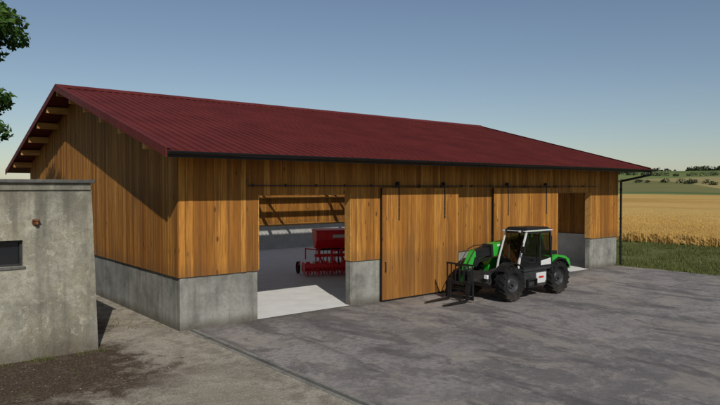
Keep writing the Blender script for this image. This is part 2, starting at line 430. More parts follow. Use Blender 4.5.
for xe in (RX0, RX1):
    s_ = -1 if xe == RX0 else 1
    x0, x1 = sorted((xe+s_*.005, xe+s_*.035))
    for (ya, yb_) in ((YF, YR), (YR, YB)):
        b.prism([(ya, roofz(ya)-.17), (yb_, roofz(yb_)-.17), (yb_, roofz(yb_)+.06), (ya, roofz(ya)+.06)], x0, x1, 'roof', 'x', .5)
    x0, x1 = sorted((xe+s_*.034, xe-s_*.14))
    for (ya, yb_) in ((YF, YR), (YR, YB)):
        b.prism([(ya, roofz(ya)+.062), (yb_, roofz(yb_)+.062), (yb_, roofz(yb_)+.07), (ya, roofz(ya)+.07)], x0, x1, 'roof', 'x', .5)
b.build('ridge_and_verge_trim', barn)
b = MB()
for y in [0.35, 2.4, 4.2, 6.0, 7.8, 9.6, 11.3, 13.0, 14.7, 16.4, 18.2]:
    z = roofz(y)-.10
    b.box(-.86, L+.6, y-.09, y+.09, z-.26, z-.0, 'woodx', R.uniform(.5, 1))
x = .6
while x < L:
    b.prism([(YF+.1, roofz(YF+.1)-.19), (YR-.1, roofz(YR-.1)-.19), (YR-.1, roofz(YR-.1)-.075), (YF+.1, roofz(YF+.1)-.075)], x-.04, x+.04, 'woodx', 'x')
    x += 1.12
for x in (2.2, 7.2, 12.1, 17.85, 22.9):
    if x < 20:
        b.box(x-.1, x+.1, .28, .48, 0, roofz(.38)-.36, 'woodx')
        if x < 13: b.box(x-.1, x+.1, D-.52, D-.32, 0, roofz(D-.42)-.36, 'woodx')
        b.box(x-.08, x+.08, .3, D-.3, 4.5, 4.74, 'woodx')
        b.box(x-.07, x+.07, 9.53, 9.67, 4.75, 7.4, 'woodx')
        b.beam((x, 5, 4.7), (x, 9.4, 7.3), .12, .14, 'woodx')
    b.prism([(YR+.1, roofz(YR+.1)-.22), (YB-.1, roofz(YB-.1)-.22), (YB-.1, roofz(YB-.1)-.075), (YR+.1, roofz(YR+.1)-.075)], x-.05, x+.05, 'woodx', 'x')
b.box(RB, L-.2, D-.26, D-.2, CB+.0, CB+.14, 'woodx')
b.box(RB, L-.2, D-.26, D-.2, 3.3, 3.42, 'woodx')
b.build('timber_frame', barn, bevel=.006)
b = MB()
b.box(RX0+.02, RX1-.02, YF-.025, YF-.002, ZE-.17, ZE-.01, 'gutter')
n = 10; gy, gz, gr = YF-.105, ZE-.03, .075
pts = [(gy+gr*math.cos(math.pi+math.pi*i/n), gz+gr*math.sin(math.pi+math.pi*i/n)) for i in range(n+1)]
pin = [(gy+(gr-.012)*math.cos(math.pi+math.pi*i/n), gz+(gr-.012)*math.sin(math.pi+math.pi*i/n)) for i in range(n+1)]
for i in range(n):
    b.prism([pts[i], pts[i+1], pin[i+1], pin[i]], RX0, RX1, 'gutter', 'x')
b.prism(pts, RX0-.004, RX0+.006, 'gutter', 'x'); b.prism(pts, RX1-.006, RX1+.004, 'gutter', 'x')
x = RX0+.4
while x < RX1: b.prism([(p[0], p[1]-.004) for p in pts], x-.012, x+.012, 'gutter', 'x'); x += .9
b.tube([(RX1-.15, gy, gz-.06), (RX1-.15, gy, gz-.25), (L+.16, -.14, 4.35), (L+.16, -.14, .12)], .055, 'gutter', 12)
b.tube([(L+.16, -.14, .14), (L+.16, -.26, .04)], .055, 'gutter', 12)
for z in (3.9, 2.4, .9):
    b.cyl((L+.16, -.14, z), (L+.16, -.14, z+.05), .07, 'gutter'); b.box(L+.0, L+.16, -.15, -.13, z, z+.04, 'gutter')
b.build('gutter_and_downspout', barn)
def sliding_door(name, x0, x1):
    b = MB(); z0, z1 = .06, 4.0; y0, y1 = -.20, -.15
    x = x0
    while x < x1-.01:
        w = min(R.choice((.19, .2, .22)), x1-x)
        if x1-x-w < .07: w = x1-x
        b.box(x+.003, x+w-.003, y0-R.uniform(0, .005), y1, z0, z1, 'wood'); x += w
    b.box(x0, x1, y1+.001, y1+.012, z0+.01, z1-.01, 'backing')
    for z in (.2, 1.9, 3.7): b.box(x0+.02, x1-.02, -.137, -.10, z, z+.15, 'woodx')
    b.box(x0-.012, x0-.001, -.206, -.14, z0, z1+.01, 'black'); b.box(x1+.001, x1+.012, -.206, -.14, z0, z1+.01, 'black')
    b.box(x0-.01, x1+.01, -.206, -.14, z0-.04, z0-.001, 'black')
    w = x1-x0
    for f in (.2, .8):
        xs = x0+w*f
        b.box(xs-.025, xs+.025, -.225, -.207, 2.85, 4.22, 'black')
        b.cyl((xs, -.19, 4.17), (xs, -.12, 4.17), .06, 'black', n=18)
        for z in (2.95, 3.3, 3.65, 3.95): b.cyl((xs, -.235, z), (xs, -.222, z), .012, 'steel', n=6)
    b.box(x0+.12, x0+.15, -.26, -.245, 1.05, 1.4, 'black'); b.box(x0+.12, x0+.15, -.245, -.204, 1.05, 1.08, 'black'); b.box(x0+.12, x0+.15, -.245, -.204, 1.37, 1.4, 'black')
    return b.build(name, barn, bevel=.003)
sliding_door('sliding_door_1', 7.3, 11.25)
sliding_door('sliding_door_2', 13.4, 18.0)
b = MB()
for (x0, x1) in ((2.05, 11.75), (11.95, 21.4)):
    b.box(x0, x1, -.175, -.14, 4.06, 4.095, 'black')
    x = x0+.2
    while x < x1:
        b.box(x-.015, x+.015, -.14, -.05, 4.04, 4.12, 'black'); x += 1.16
b.build('door_rails', barn)
b = MB(); b.add([(0.02, 0.0, .014), (L, 0.0, .014), (L, D, .014), (0.02, D, .014)], [(0, 1, 2, 3)], 'floor'); b.build('barn_floor', barn)

# ------------------------------------------------------------------ outbuilding
ob_ = empty('plaster_outbuilding')
b = MB(); X1, Y0 = -2.34, -.55
WX0, WX1, WZ0, WZ1 = -4.95, -3.99, 2.2, 2.8
HB = 3.95
def pq(x0, x1, z0, z1): b.box(x0, x1, Y0, Y0+.35, z0, z1, 'plaster', .5)
pq(-10, WX0, -.2, HB); pq(WX0, WX1, -.2, WZ0); pq(WX0, WX1, WZ1, HB)
b.hexa([(WX1, Y0, -.2), (X1, Y0, -.2), (X1, Y0+.35, -.2), (WX1, Y0+.35, -.2)], [(WX1, Y0, HB), (X1-.13, Y0, HB), (X1-.13, Y0+.35, HB), (WX1, Y0+.35, HB)], 'plaster', .5)
b.hexa([(X1-.35, Y0+.35, -.2), (X1, Y0+.35, -.2), (X1, 5, -.2), (X1-.35, 5, -.2)], [(X1-.48, Y0+.35, HB), (X1-.13, Y0+.35, HB), (X1-.13, 5, HB), (X1-.48, 5, HB)], 'plaster', .5)
b.box(-10, -9.7, Y0+.35, 5, -.2, HB, 'plaster'); b.box(-9.7, X1-.35, 4.7, 5.0, -.2, HB-.01, 'plaster')
b.build('plaster_walls', ob_)
b = MB()
b.box(-10.1, X1-.16, Y0-.05, 5.1, HB, HB+.17, 'plaster'); b.box(-10.12, X1-.08, Y0-.13, 5.14, HB+.17, HB+.25, 'slab')
b.build('flat_roof_slab', ob_, bevel=.015)
b = MB()
b.box(WX0+.05, WX1-.05, Y0+.2, Y0+.22, WZ0+.05, WZ1-.05, 'dglass')
for (x0, x1, z0, z1) in ((WX0+.002, WX0+.05, WZ0, WZ1), (WX1-.05, WX1-.002, WZ0, WZ1), (WX0+.05, WX1-.05, WZ0+.002, WZ0+.05), (WX0+.05, WX1-.05, WZ1-.05, WZ1-.002), (-4.5, -4.46, WZ0+.05, WZ1-.05)):
    b.box(x0, x1, Y0+.12, Y0+.2, z0, z1, 'chassis')
b.box(WX0-.05, WX1+.05, Y0-.03, Y0+.1, WZ0-.06, WZ0-.002, 'slab')
b.build('window', ob_, bevel=.004)
b = MB()
b.cyl((-3.72, Y0-.0, 3.2), (-3.72, Y0-.04, 3.2), .08, 'rust'); b.cyl((-3.72, Y0-.04, 3.2), (-3.72, Y0-.12, 3.19), .06, 'rust', .045)
b.box(-3.79, -3.65, Y0-.14, Y0, 3.24, 3.27, 'rust')
b.build('wall_lamp', ob_, bevel=.005)

# ------------------------------------------------------------------ telehandler
TH = empty('telehandler', (12.3, -2.0, .004))
def wheel(b, x, yc, r=.63, w=.44, out=-1):
    hw = w/2
    prof = [(-hw*.55, r*.52), (-hw*.9, r*.62), (-hw, r*.78), (-hw*.93, r*.9), (-hw*.7, r*.945), (0, r*.95), (hw*.7, r*.945), (hw*.93, r*.9), (hw, r*.78), (hw*.9, r*.62), (hw*.55, r*.52)]
    b.lathe((x, yc, r), prof, 'rubber', 40)
    for i in range(18):
        for side in (-1, 1):
            t0 = 2*math.pi*(i+(.5 if side > 0 else 0))/18; t1 = t0+.22
            pts = [(t0, side*.01), (t0+.1, side*.01), (t1+.1, side*hw*1.02), (t1, side*hw*1.02)]
            bot = [(x+(r*q)*math.cos(t), yc+yy, r+(r*q)*math.sin(t)) for (t, yy), q in zip(pts, (.93, .93, .84, .84))]
            top = [(x+q*math.cos(t), yc+yy, r+q*math.sin(t)) for (t, yy), q in zip(pts, (r, r, r*.96, r*.96))]
            b.hexa(bot, top, 'rubber')
    o = out
    b.lathe((x, yc, r), [(o*hw*.5, r*.53), (o*hw*.62, r*.5), (o*hw*.35, r*.44), (o*hw*.2, r*.3), (o*hw*.42, r*.24), (o*hw*.45, .001)], 'rim', 30)
    b.lathe((x, yc, r), [(-o*hw*.5, r*.53), (-o*hw*.2, r*.4), (-o*hw*.2, .001)], 'rim', 24)
    b.cyl((x, yc+o*hw*.4, r), (x, yc+o*hw*.85, r), .09, 'rim', .07)
    for i in range(8):
        t = i*math.pi/4
        b.cyl((x+.135*math.cos(t), yc+o*hw*.3, r+.135*math.sin(t)), (x+.135*math.cos(t), yc+o*hw*.55, r+.135*math.sin(t)), .017, 'steel', n=6)
for i, (x, y, o) in enumerate(((-1.4, -.92, -1), (1.4, -.92, -1), (-1.4, .92, 1), (1.4, .92, 1))):
    b = MB(); wheel(b, x, y, out=o); b.build(f'wheel_{i+1}', TH, smooth=True)
b = MB()
b.prism([(-1.85, .55), (-1.7, .42), (1.75, .42), (2.0, .6), (2.0, .95), (-1.85, .9)], -.42, .48, 'chassis')
for x in (-1.4, 1.4):
    b.cyl((x, -.72, .61), (x, .72, .61), .11, 'chassis'); b.cyl((x, -.3, .6), (x, .3, .6), .2, 'chassis', n=18)
    for y in (-.68, .68): b.cyl((x, y-.08*(1 if y > 0 else -1), .61), (x, y, .61), .2, 'chassis')
b.prism([(-.66, .40), (.56, .40), (.66, .52), (.66, 1.0), (-.74, 1.0), (-.74, .5)], -1.04, -.43, 'chassis')
b.box(-.62, -.12, -1.17, -1.03, .42, .46, 'black'); b.box(-.62, -.12, -1.15, -1.03, .68, .71, 'black')
b.box(-.64, -.60, -1.17, -1.05, .42, .72, 'black'); b.box(-.14, -.10, -1.17, -1.05, .42, .72, 'black')
for (ya, yb_) in ((-.05, .0), (.44, .49)):
    b.prism([(1.1, .95), (2.05, .95), (1.98, 1.6), (1.72, 2.12), (1.4, 2.12), (1.2, 1.5)], ya, yb_, 'chassis')
b.cyl((1.56, -.1, 1.98), (1.56, .54, 1.98), .07, 'steel')
b.build('chassis', TH, bevel=.012)
b = MB()
b.prism([(-.02, .52), (.48, .52), (.56, .62), (.56, .90), (-.04, .90)], -1.075, -1.042, 'white'); b.box(.10, .40, -1.081, -1.076, .70, .77, 'lampred')
b.prism([(-.80, 1.0), (.95, 1.0), (.97, 1.09), (-1.0, 1.09)], -1.09, -.08, 'chassis')
b.prism([(.98, 1.0), (1.0, 1.40), (1.25, 1.48), (1.85, 1.40), (2.12, 1.26), (2.2, 1.12), (2.2, .90), (2.10, .90), (2.08, 1.02), (1.92, 1.28), (1.4, 1.39), (1.10, 1.28)], -1.04, -.07, 'green')
b.prism([(1.02, 1.10), (1.10, 1.27), (1.4, 1.38), (1.90, 1.27), (1.95, 1.0), (1.6, 1.1)], -.62, -.075, 'chassis')
b.prism([(1.95, .52), (2.22, .56), (2.28, .75), (2.22, 1.25), (2.0, 1.36), (1.95, 1.1)], -.065, 1.0, 'chassis')
b.prism([(-.75, .7), (1.1, .7), (1.1, 1.28), (.9, 1.42), (-.55, 1.36), (-.8, 1.1)], .53, 1.1, 'green')
b.prism([(.9, 1.28), (2.02, 1.28), (2.02, 1.30), (1.9, 1.45), (.9, 1.5)], .54, 1.05, 'green')
b.prism([(-1.6, .74), (-1.15, .74), (-1.15, 1.08), (-1.52, 1.02)], -.66, -.08, 'chassis')
b.prism([(-1.98, .62), (-1.75, .5), (-1.6, .96), (-1.78, 1.0)], -.38, .48, 'chassis')
b.build('bodywork', TH, bevel=.025)
def fender(b, x, y0, y1, r, a0, a1, k, th=.03, zc=.63):
    n = 14
    P = lambda t, q: (x+q*math.cos(t), zc+q*math.sin(t))
    ts = [math.radians(a0+(a1-a0)*i/n) for i in range(n+1)]
    for i in range(n): b.prism([P(ts[i], r), P(ts[i+1], r), P(ts[i+1], r+th), P(ts[i], r+th)], y0, y1, k)
b = MB()
for s_ in (-1, 1):
    y0, y1 = sorted((s_*.70, s_*1.13))
    fender(b, -1.4, y0, y1, .70, 40, 140, 'black'); fender(b, 1.4, y0, y1, .69, 30, 145, 'black')
b.build('mudguards', TH)
b = MB()
b.box(2.2, 2.285, .15, .85, .78, 1.1, 'black')
for i in range(7): b.box(-.3+i*.16, -.22+i*.16, 1.101, 1.115, .85, 1.2, 'black')
b.tube([(.75, .85, 1.4), (.75, .85, 1.95), (.82, .85, 2.03)], .045, 'black', 12); b.cyl((.75, .85, 1.42), (.75, .85, 1.75), .08, 'black')
for y in (-.93, .9): b.box(2.2, 2.25, y-.06, y+.06, .9, 1.08, 'lampred')
b.box(1.12, 1.6, -.85, -.25, 1.46, 1.60, 'black')
b.tube([(1.0, -1.0, 1.45), (1.02, -1.0, 2.2)], .016, 'black', 6)
b.build('exhaust_and_fittings', TH, bevel=.015)
CY0, CY1 = -1.08, -.12
A0 = (-1.12, 1.06); A1 = (-1.02, 1.45); A2 = (-.62, 2.40)
B0 = (.92, 1.06); B2 = (.82, 2.40)
b = MB()
for y in (CY0, CY1-.06):
    y2 = y+.06
    def bar(p, q, w=.07, k='black', y=y, y2=y2):
        b.beam((p[0], (y+y2)/2, p[1]), (q[0], (y+y2)/2, q[1]), y2-y, w, k, up=(0, 0, 1) if abs(q[0]-p[0]) > abs(q[1]-p[1]) else (1, 0, 0))
    bar(A0, A1, .08, 'white'); bar(A1, A2, .06, 'white'); bar(B0, B2, .08, 'black'); bar((.20, 1.10), (.18, 2.38), .06)
    bar((-1.10, 1.12), (.90, 1.12), .08); bar((-.60, 2.37), (.8, 2.37), .06)
    bar((-1.0, 1.50), (-.45, 1.30), .035); bar((-.45, 1.30), (.18, 1.30), .035)
for (p) in (A0, A2, B0, B2): b.box(p[0]-.03, p[0]+.03, CY0+.06, CY1-.06, p[1]-.03, p[1]+.03, 'black')
b.prism([(-.74, 2.42), (.92, 2.42), (.95, 2.445), (.86, 2.465), (-.55, 2.47), (-.80, 2.445)], CY0-.02, CY1+.02, 'white')
b.prism([(-.70, 2.472), (.82, 2.468), (.70, 2.55), (-.50, 2.56)], CY0+.03, CY1-.03, 'black')
b.box(-1.08, .9, CY0+.065, CY1-.065, 1.085, 1.12, 'chassis')
b.prism([(.23, 1.16), (.87, 1.16), (.86, 1.40), (.23, 1.32)], CY0+.004, CY0+.03, 'white')
b.build('cab_frame', TH, bevel=.008)
b = MB()
def quad(ps, k): b.add(ps, [(0, 1, 2, 3)], k)
for y in (CY0+.03, CY1-.03):
    quad([(-1.08, y, 1.15), (.17, y, 1.15), (.17, y, 2.35), (-.62, y, 2.35)], 'glass'); quad([(.21, y, 1.33), (.88, y, 1.41), (.82, y, 2.35), (.21, y, 2.35)], 'glass')
quad([(A0[0], CY0+.06, A0[1]), (A0[0], CY1-.06, A0[1]), (A1[0], CY1-.06, A1[1]), (A1[0], CY0+.06, A1[1])], 'glass')
quad([(A1[0], CY0+.06, A1[1]), (A1[0], CY1-.06, A1[1]), (A2[0], CY1-.06, A2[1]), (A2[0], CY0+.06, A2[1])], 'glass')
quad([(B0[0], CY0+.06, 1.5), (B0[0], CY1-.06, 1.5), (B2[0], CY1-.06, 2.33), (B2[0], CY0+.06, 2.33)], 'glass')
b.build('cab_glazing', TH)
b = MB()
b.prism([(.0, 1.12), (.5, 1.12), (.48, 1.5), (.02, 1.48)], -.85, -.35, 'seat'); b.prism([(.38, 1.5), (.52, 1.5), (.66, 2.12), (.54, 2.14)], -.83, -.37, 'seat')
b.prism([(.5, 2.13), (.62, 2.13), (.65, 2.28), (.55, 2.28)], -.7, -.5, 'lampred')
b.prism([(-.95, 1.12), (-.62, 1.12), (-.55, 1.55), (-.75, 1.6)], -.75, -.42, 'black')
b.beam((-.62, -.58, 1.5), (-.45, -.58, 1.78), .05, .05, 'black', up=(0, 1, 0))
c = Vector((-.42, -.58, 1.8)); ax = Vector((.52, 0, .85)).normalized(); u = Vector((0, 1, 0)); w = ax.cross(u)
ring = [c+(u*math.cos(2*math.pi*i/20)+w*math.sin(2*math.pi*i/20))*.19 for i in range(21)]
b.tube(ring, .016, 'black', 6)
b.box(.0, .55, -.33, -.19, 1.12, 1.60, 'black')
b.build('cab_interior', TH, bevel=.01)
b = MB()
b.tube([(-.85, CY0, 2.0), (-1.08, CY0-.15, 2.05), (-1.08, CY0-.15, 1.9)], .014, 'black'); b.box(-1.11, -1.05, CY0-.24, CY0-.08, 1.70, 1.94, 'black')
for y in (-.95, -.25): b.box(-.88, -.78, y-.07, y+.07, 2.40, 2.49, 'black'); b.box(-.892, -.881, y-.055, y+.055, 2.41, 2.48, 'lampglass')
for y in (-.95, -.25): b.box(.96, 1.03, y-.06, y+.06, 2.40, 2.49, 'black')
b.cyl((.65, -.9, 2.50), (.65, -.9, 2.57), .05, 'black'); b.cyl((.65, -.9, 2.57), (.65, -.9, 2.64), .035, 'orange', .025)
b.beam((-1.03, -.6, 1.45), (-.83, -.45, 1.95), .02, .015, 'black')
b.box(-.28, -.1, CY0-.025, CY0-.002, 1.36, 1.39, 'black'); b.beam((.08, CY0-.03, 1.25), (.08, CY0-.03, 1.9), .02, .02, 'black', up=(1, 0, 0))
for y in (-.37, .42): b.box(-2.05, -1.97, y-.07, y+.07, .78, .92, 'lampglass')
b.build('mirrors_and_lights', TH, bevel=.006)
# telescopic boom: outer section, extension, head
b = MB(); yb = .22
b.beam((1.85, yb, 2.06), (-1.15, yb, 1.70), .36, .44, 'green')
b.beam((-1.14, yb, 1.70), (-1.26, yb, 1.687), .40, .48, 'black')
b.beam((-1.25, yb, 1.69), (-2.02, yb, 1.60), .27, .32, 'black')
b.prism([(-1.94, 1.78), (-2.12, 1.72), (-2.42, 1.28), (-2.64, .68), (-2.57, .50), (-2.42, .50), (-2.26, .98), (-2.04, 1.30), (-1.92, 1.46)], yb-.12, yb+.12, 'green')
b.prism([(-1.95, 1.56), (-2.10, 1.50), (-2.18, 1.26), (-2.05, 1.16), (-1.86, 1.36)], yb-.18, yb+.18, 'black')
b.prism([(1.35, 1.8), (1.9, 1.84), (1.98, 2.04), (1.88, 2.28), (1.35, 2.24)], yb-.2, yb+.2, 'green')
b.box(-.9, 1.2, yb-.186, yb-.182, 1.84, 1.92, 'white')
b.build('boom', TH, bevel=.02)
b = MB()
b.cyl((.6, yb, 1.0), (-.1, yb, 1.27), .075, 'black'); b.cyl((-.1, yb, 1.27), (-.55, yb, 1.52), .04, 'steel')
b.cyl((-2.05, yb, 1.3), (-2.30, yb, 1.0), .06, 'steel')
b.cyl((-1.2, yb, 1.42), (-1.75, yb, 1.32), .055, 'black'); b.cyl((-1.75, yb, 1.32), (-2.1, yb, 1.24), .035, 'steel')
for y in (yb-.17, yb+.17):
    b.tube([(-1.2, y, 1.9), (-1.8, y, 1.9), (-2.15, y, 1.78), (-2.5, y, 1.35), (-2.66, y, 1.0)], .018, 'black', 6)
b.cyl((-2.5, yb-.22, .6), (-2.5, yb+.22, .6), .045, 'steel'); b.cyl((-2.35, yb-.22, 1.15), (-2.35, yb+.22, 1.15), .045, 'steel')
b.build('hydraulics', TH, bevel=.004)
b = MB()
hx = -2.68
b.box(hx-.02, hx+.12, yb-.35, yb+.35, .38, .52, 'black'); b.box(hx-.02, hx+.12, yb-.35, yb+.35, .95, 1.08, 'black')
for y in (-.3, -.12, .12, .3): b.prism([(hx, .45), (hx+.22, .55), (hx+.28, 1.15), (hx, 1.05)], yb+y-.025, yb+y+.025, 'black')
cy0, cy1 = yb-.62, yb+.62
b.box(hx-.1, hx-.03, cy0, cy1, .10, .22, 'black'); b.box(hx-.1, hx-.03, cy0, cy1, .58, .69, 'black'); b.box(hx-.09, hx-.04, cy0, cy1, 1.28, 1.34, 'black')
for i in range(7):
    y = cy0+.03+i*(cy1-cy0-.06)/6
    b.box(hx-.085, hx-.045, y-.02, y+.02, .2 if i in (0, 6) else .66, 1.3, 'black')
b.box(hx-.1, hx-.04, cy0-.02, cy0+.04, .1, .65, 'black'); b.box(hx-.1, hx-.04, cy1-.04, cy1+.02, .1, .65, 'black')
for y in (yb-.42, yb+.42):
    b.prism([(hx-.10, .70), (hx-.15, .70), (hx-.16, .10), (hx-.2, .05), (hx-1.36, .04), (hx-1.36, .055), (hx-.6, .1), (hx-.10, .1)], y-.06, y+.06, 'black')
    b.box(hx-.16, hx-.02, y-.08, y+.08, .66, .76, 'black')
b.build('fork_carriage', TH, bevel=.006)

# ------------------------------------------------------------------ seed drill in barn
SD = empty('seed_drill', (10.5, 6.7, .016), math.radians(-24))
b = MB()
H0, W0, W = -1.05, -1.65, 1.5
b.prism([(-.50, 1.98), (.62, 1.98), (.55, 1.6), (.20, 1.18), (-.12, 1.18), (-.44, 1.6)], H0, W, 'redpaint', 'x')
b.prism([(-.54, 1.985), (.66, 1.985), (.55, 2.05), (.05, 2.11), (-.44, 2.05)], H0-.03, W+.03, 'redpaint', 'x')
for i in range(7):
    x = H0+.02+i*(W-H0-.04)/6
    b.beam((x, -.53, 1.95), (x, -.46, 1.6), .04, .03, 'redpaint', up=(1, 0, 0)); b.beam((x, -.46, 1.6), (x, -.14, 1.2), .04, .03, 'redpaint', up=(1, 0, 0))
b.box(H0, W, -.12, .08, .78, .92, 'redpaint')
b.box(W0, W, -.95, -.62, .40, .58, 'redpaint')
for i in range(8):
    x = W0+.15+i*(W-W0-.3)/7; b.cyl((x, -.78, .58), (x, -.78, .66), .09, 'redpaint'); 
for x in (H0+.2, .2, 1.25):
    b.box(x-.05, x+.05, -.13, .1, .9, 1.2, 'redpaint'); b.beam((x, -.75, .6), (x, 0, .85), .09, .1, 'redpaint')
for xx in (W0-.02, W+.02):
    b.prism([(-1.0, .15), (-.1, .15), (-.1, .45), (-.35, .62), (-1.0, .62)], xx-.015, xx+.015, 'redpaint', 'x')
for (xa, xb_) in ((-.45, -.35), (.35, .45)):
    b.prism([(-1.1, .4), (-.95, .4), (-.66, 1.15), (-.80, 1.2)], xa, xb_, 'redpaint', 'x')
b.box(-.45, .45, -.82, -.70, 1.1, 1.18, 'redpaint')
b.beam((W0+.1, -.4, .72), (W0+.1, -.4, 1.25), .05, .05, 'redpaint', up=(1, 0, 0)); b.beam((W0+.1, -.4, 1.22), (H0+.3, -.2, 1.1), .05, .05, 'redpaint')
b.build('hopper_and_frame', SD, bevel=.01)
b = MB()
b.box(-.3, .7, -.535, -.53, 1.70, 1.84, 'white'); b.box(H0+.1, W-.1, -.10, .16, 1.08, 1.17, 'black')
for i in range(14):
    x = H0+.1+i*(W-H0-.2)/13
    b.cyl((x-.012, .42, .2), (x+.012, .42, .2), .17, 'steel', n=18)
    b.beam((x, .1, .75), (x, .42, .25), .03, .05, 'redpaint'); b.beam((x, .42, .3), (x, .85, .5), .03, .04, 'redpaint')
    b.tube([(x, .08, 1.12), (x, .2, .8), (x, .4, .35)], .018, 'black', 6)
    b.beam((x, .85, .5), (x, 1.1, .08), .015, .015, 'black')
for i in range(14):
    x = W0+.12+i*(W-W0-.24)/13
    b.beam((x, -.82, .42), (x+.03, -.86, .03), .04, .022, 'redpaint', up=(1, 0, 0)); b.beam((x+.06, -.72, .42), (x+.08, -.70, .03), .04, .022, 'redpaint', up=(1, 0, 0))
b.cyl((W0, -.25, .25), (W, -.25, .25), .10, 'redpaint')
for i in range(22):
    x = W0+.06+i*(W-W0-.12)/21
    for j in range(8):
        t = j*math.pi/4+i*.3
        b.beam((x, -.25+.09*math.cos(t), .25+.09*math.sin(t)), (x, -.25+.25*math.cos(t), .25+.25*math.sin(t)), .03, .03, 'redpaint', up=(1, 0, 0))
for xx in (W0-.12, W+.12):
    b.lathe((xx, .35, .28), [(-.06, .16), (-.07, .24), (-.04, .28), (.04, .28), (.07, .24), (.06, .16)], 'rubber', 24, 'x'); b.cyl((xx-.03, .35, .28), (xx+.03, .35, .28), .16, 'redpaint', n=20)
    b.beam((xx, .35, .28), (xx, -.2, .6), .05, .06, 'redpaint')
b.tube([(.1, -.8, 1.1), (.2, -1.1, 1.3), (.3, -1.2, .9), (.3, -1.0, .5)], .02, 'black', 6); b.tube([(-.1, -.8, 1.1), (-.2, -1.15, 1.2), (-.2, -1.2, .8), (-.1, -1.0, .5)], .02, 'black', 6)
b.build('coulters_tines_and_packer', SD)

# ------------------------------------------------------------------ ground & terrain
def sm(a, b_, x):
    t = max(0, min(1, (x-a)/(b_-a))); return t*t*(3-2*t)
def th(x, y):
    if x < 240: return -.012
    k = sm(250, 760, x)*22
    k += sm(270, 420, x)*(1.8*math.sin(y*.018+x*.006)+1.2*math.sin(y*.041+1.3)+1.0*math.sin(x*.03))
    k -= sm(800, 1500, x)*14
    return -.012+k
xs = [-2500, -1500, -800, -400, -200, -100, -60, -30, 0, 30, 60, 100, 140, 180, 220]+list(range(240, 900, 12))+[950, 1050, 1200, 1500, 2000, 3000]
ys = [-2500, -1500, -800, -400, -200]+list(range(-120, 620, 14))+[700, 900, 1300, 2000, 3000]
b = MB()
vs = [(x, y, th(x, y)) for y in ys for x in xs]; nx = len(xs)
fs = [(j*nx+i, j*nx+i+1, (j+1)*nx+i+1, (j+1)*nx+i) for j in range(len(ys)-1) for i in range(nx-1)]
b.add(vs, fs, 'terrain', .5); b.build('ground', smooth=True)
b = MB(); 
n = 160; ex = [(23.55+.3*mnoise.noise(Vector((0, i*.35, 3)))+.1*mnoise.noise(Vector((0, i*1.3, 7))), -50+i*50/n) for i in range(n+1)]
vs = [(.42, -50, 0), ]+[(x, min(y, 0), 0) for x, y in ex]+[(.42, 0, 0)]
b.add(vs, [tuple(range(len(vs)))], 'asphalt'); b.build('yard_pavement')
b = MB(); b.add([(-30, -50, -.004), (.14, -50, -.004), (.14, 24, -.004), (-30, 24, -.004)], [(0, 1, 2, 3)], 'gravel'); b.build('gravel_path')
b = MB(); y = -.02
while y > -40:
    l_ = 1.0
    b.box(.14, .22, y-l_+.004, y, -.1, .012+R.uniform(-.003, .003), 'kerb'); b.box(.34, .42, y-l_+.004, y, -.1, .012+R.uniform(-.003, .003), 'kerb')
    b.box(.22, .34, y-l_, y, -.1, -.006, 'slab'); y -= l_
b.build('drain_channel', bevel=.004)
b = MB()
def stone(x, y, z, s):
    vs = []
    for p in ((1,0,0), (-1,0,0), (0,1,0), (0,-1,0), (0,0,1), (0,0,-.5)):
        vs.append((x+p[0]*s*R.uniform(.6, 1.3), y+p[1]*s*R.uniform(.6, 1.3), z+p[2]*s*.5))
    b.add(vs, [(0,2,4), (2,1,4), (1,3,4), (3,0,4), (2,0,5), (1,2,5), (3,1,5), (0,3,5)], 'stone')
for i in range(4500):
    x, y = R.uniform(-5.5, .12), R.uniform(-11, 2)
    if x < -1.6 and y > -4.5 and R.random() < .8: continue
    stone(x, y, -.004, R.choice((.007, .009, .012, .018)))
for i in range(900):
    stone(.3+abs(R.gauss(0, .7)), R.uniform(-11, -.2), .0, R.choice((.006, .009, .012)))
b.build('loose_gravel', recalc=False)

def blades(b, n, reg, hmin, hmax, wd, k, dens=None, z=0, per=3):
    for i in range(n):
        x = R.uniform(reg[0], reg[1]); y = R.uniform(reg[2], reg[3])
        if dens and R.random() > dens(x, y): continue
        for j in range(per):
            a = R.uniform(0, 6.28); hh = R.uniform(hmin, hmax); px = x+R.uniform(-.06, .06); py = y+R.uniform(-.06, .06)
            dx, dy = math.cos(a)*wd/2, math.sin(a)*wd/2; lx, ly = R.gauss(0, .3)*hh, R.gauss(0, .3)*hh
            b.add([(px-dx, py-dy, z), (px+dx, py+dy, z), (px+lx, py+ly, z+hh)], [(0, 1, 2)], k)
b = MB()
blades(b, 32000, (23.4, 37.6, -9, 16), .05, .24, .03, 'grass', lambda x, y: .25+1.3*mnoise.noise(Vector((x*.35, y*.35, 1)))+.3)
b.build('grass_verge', recalc=False)
b = MB()
blades(b, 700, (-6, -2.2, -.85, -.56), .03, .11, .01, 'grass', lambda x, y: .1+1.3*mnoise.noise(Vector((x*1.5, y, 4))))
blades(b, 500, (-1.6, -.05, .1, 12), .04, .12, .012, 'grass', lambda x, y: .1+1.3*mnoise.noise(Vector((x*1.5, y, 9))))
blades(b, 900, (-6, -2.0, -3.6, -.6), .02, .06, .01, 'grass', lambda x, y: -.05+1.2*mnoise.noise(Vector((x*1.1, y*1.1, 4))))
blades(b, 260, (.14, .42, -11, -.1), .02, .06, .01, 'grass', lambda x, y: .0+1.2*mnoise.noise(Vector((x*1.1, y*.9, 14))))
b.build('weed_tufts', recalc=False)
b = MB()
def frange(a, b_, s, g=1.0):
    r = []; x = a
    while x < b_: r.append(x); x += s; s *= g
    r.append(b_); return r
wx = frange(37.6, 285, .5, 1.03); wy = frange(-25, 45, 1.2)+frange(48, 200, 5)
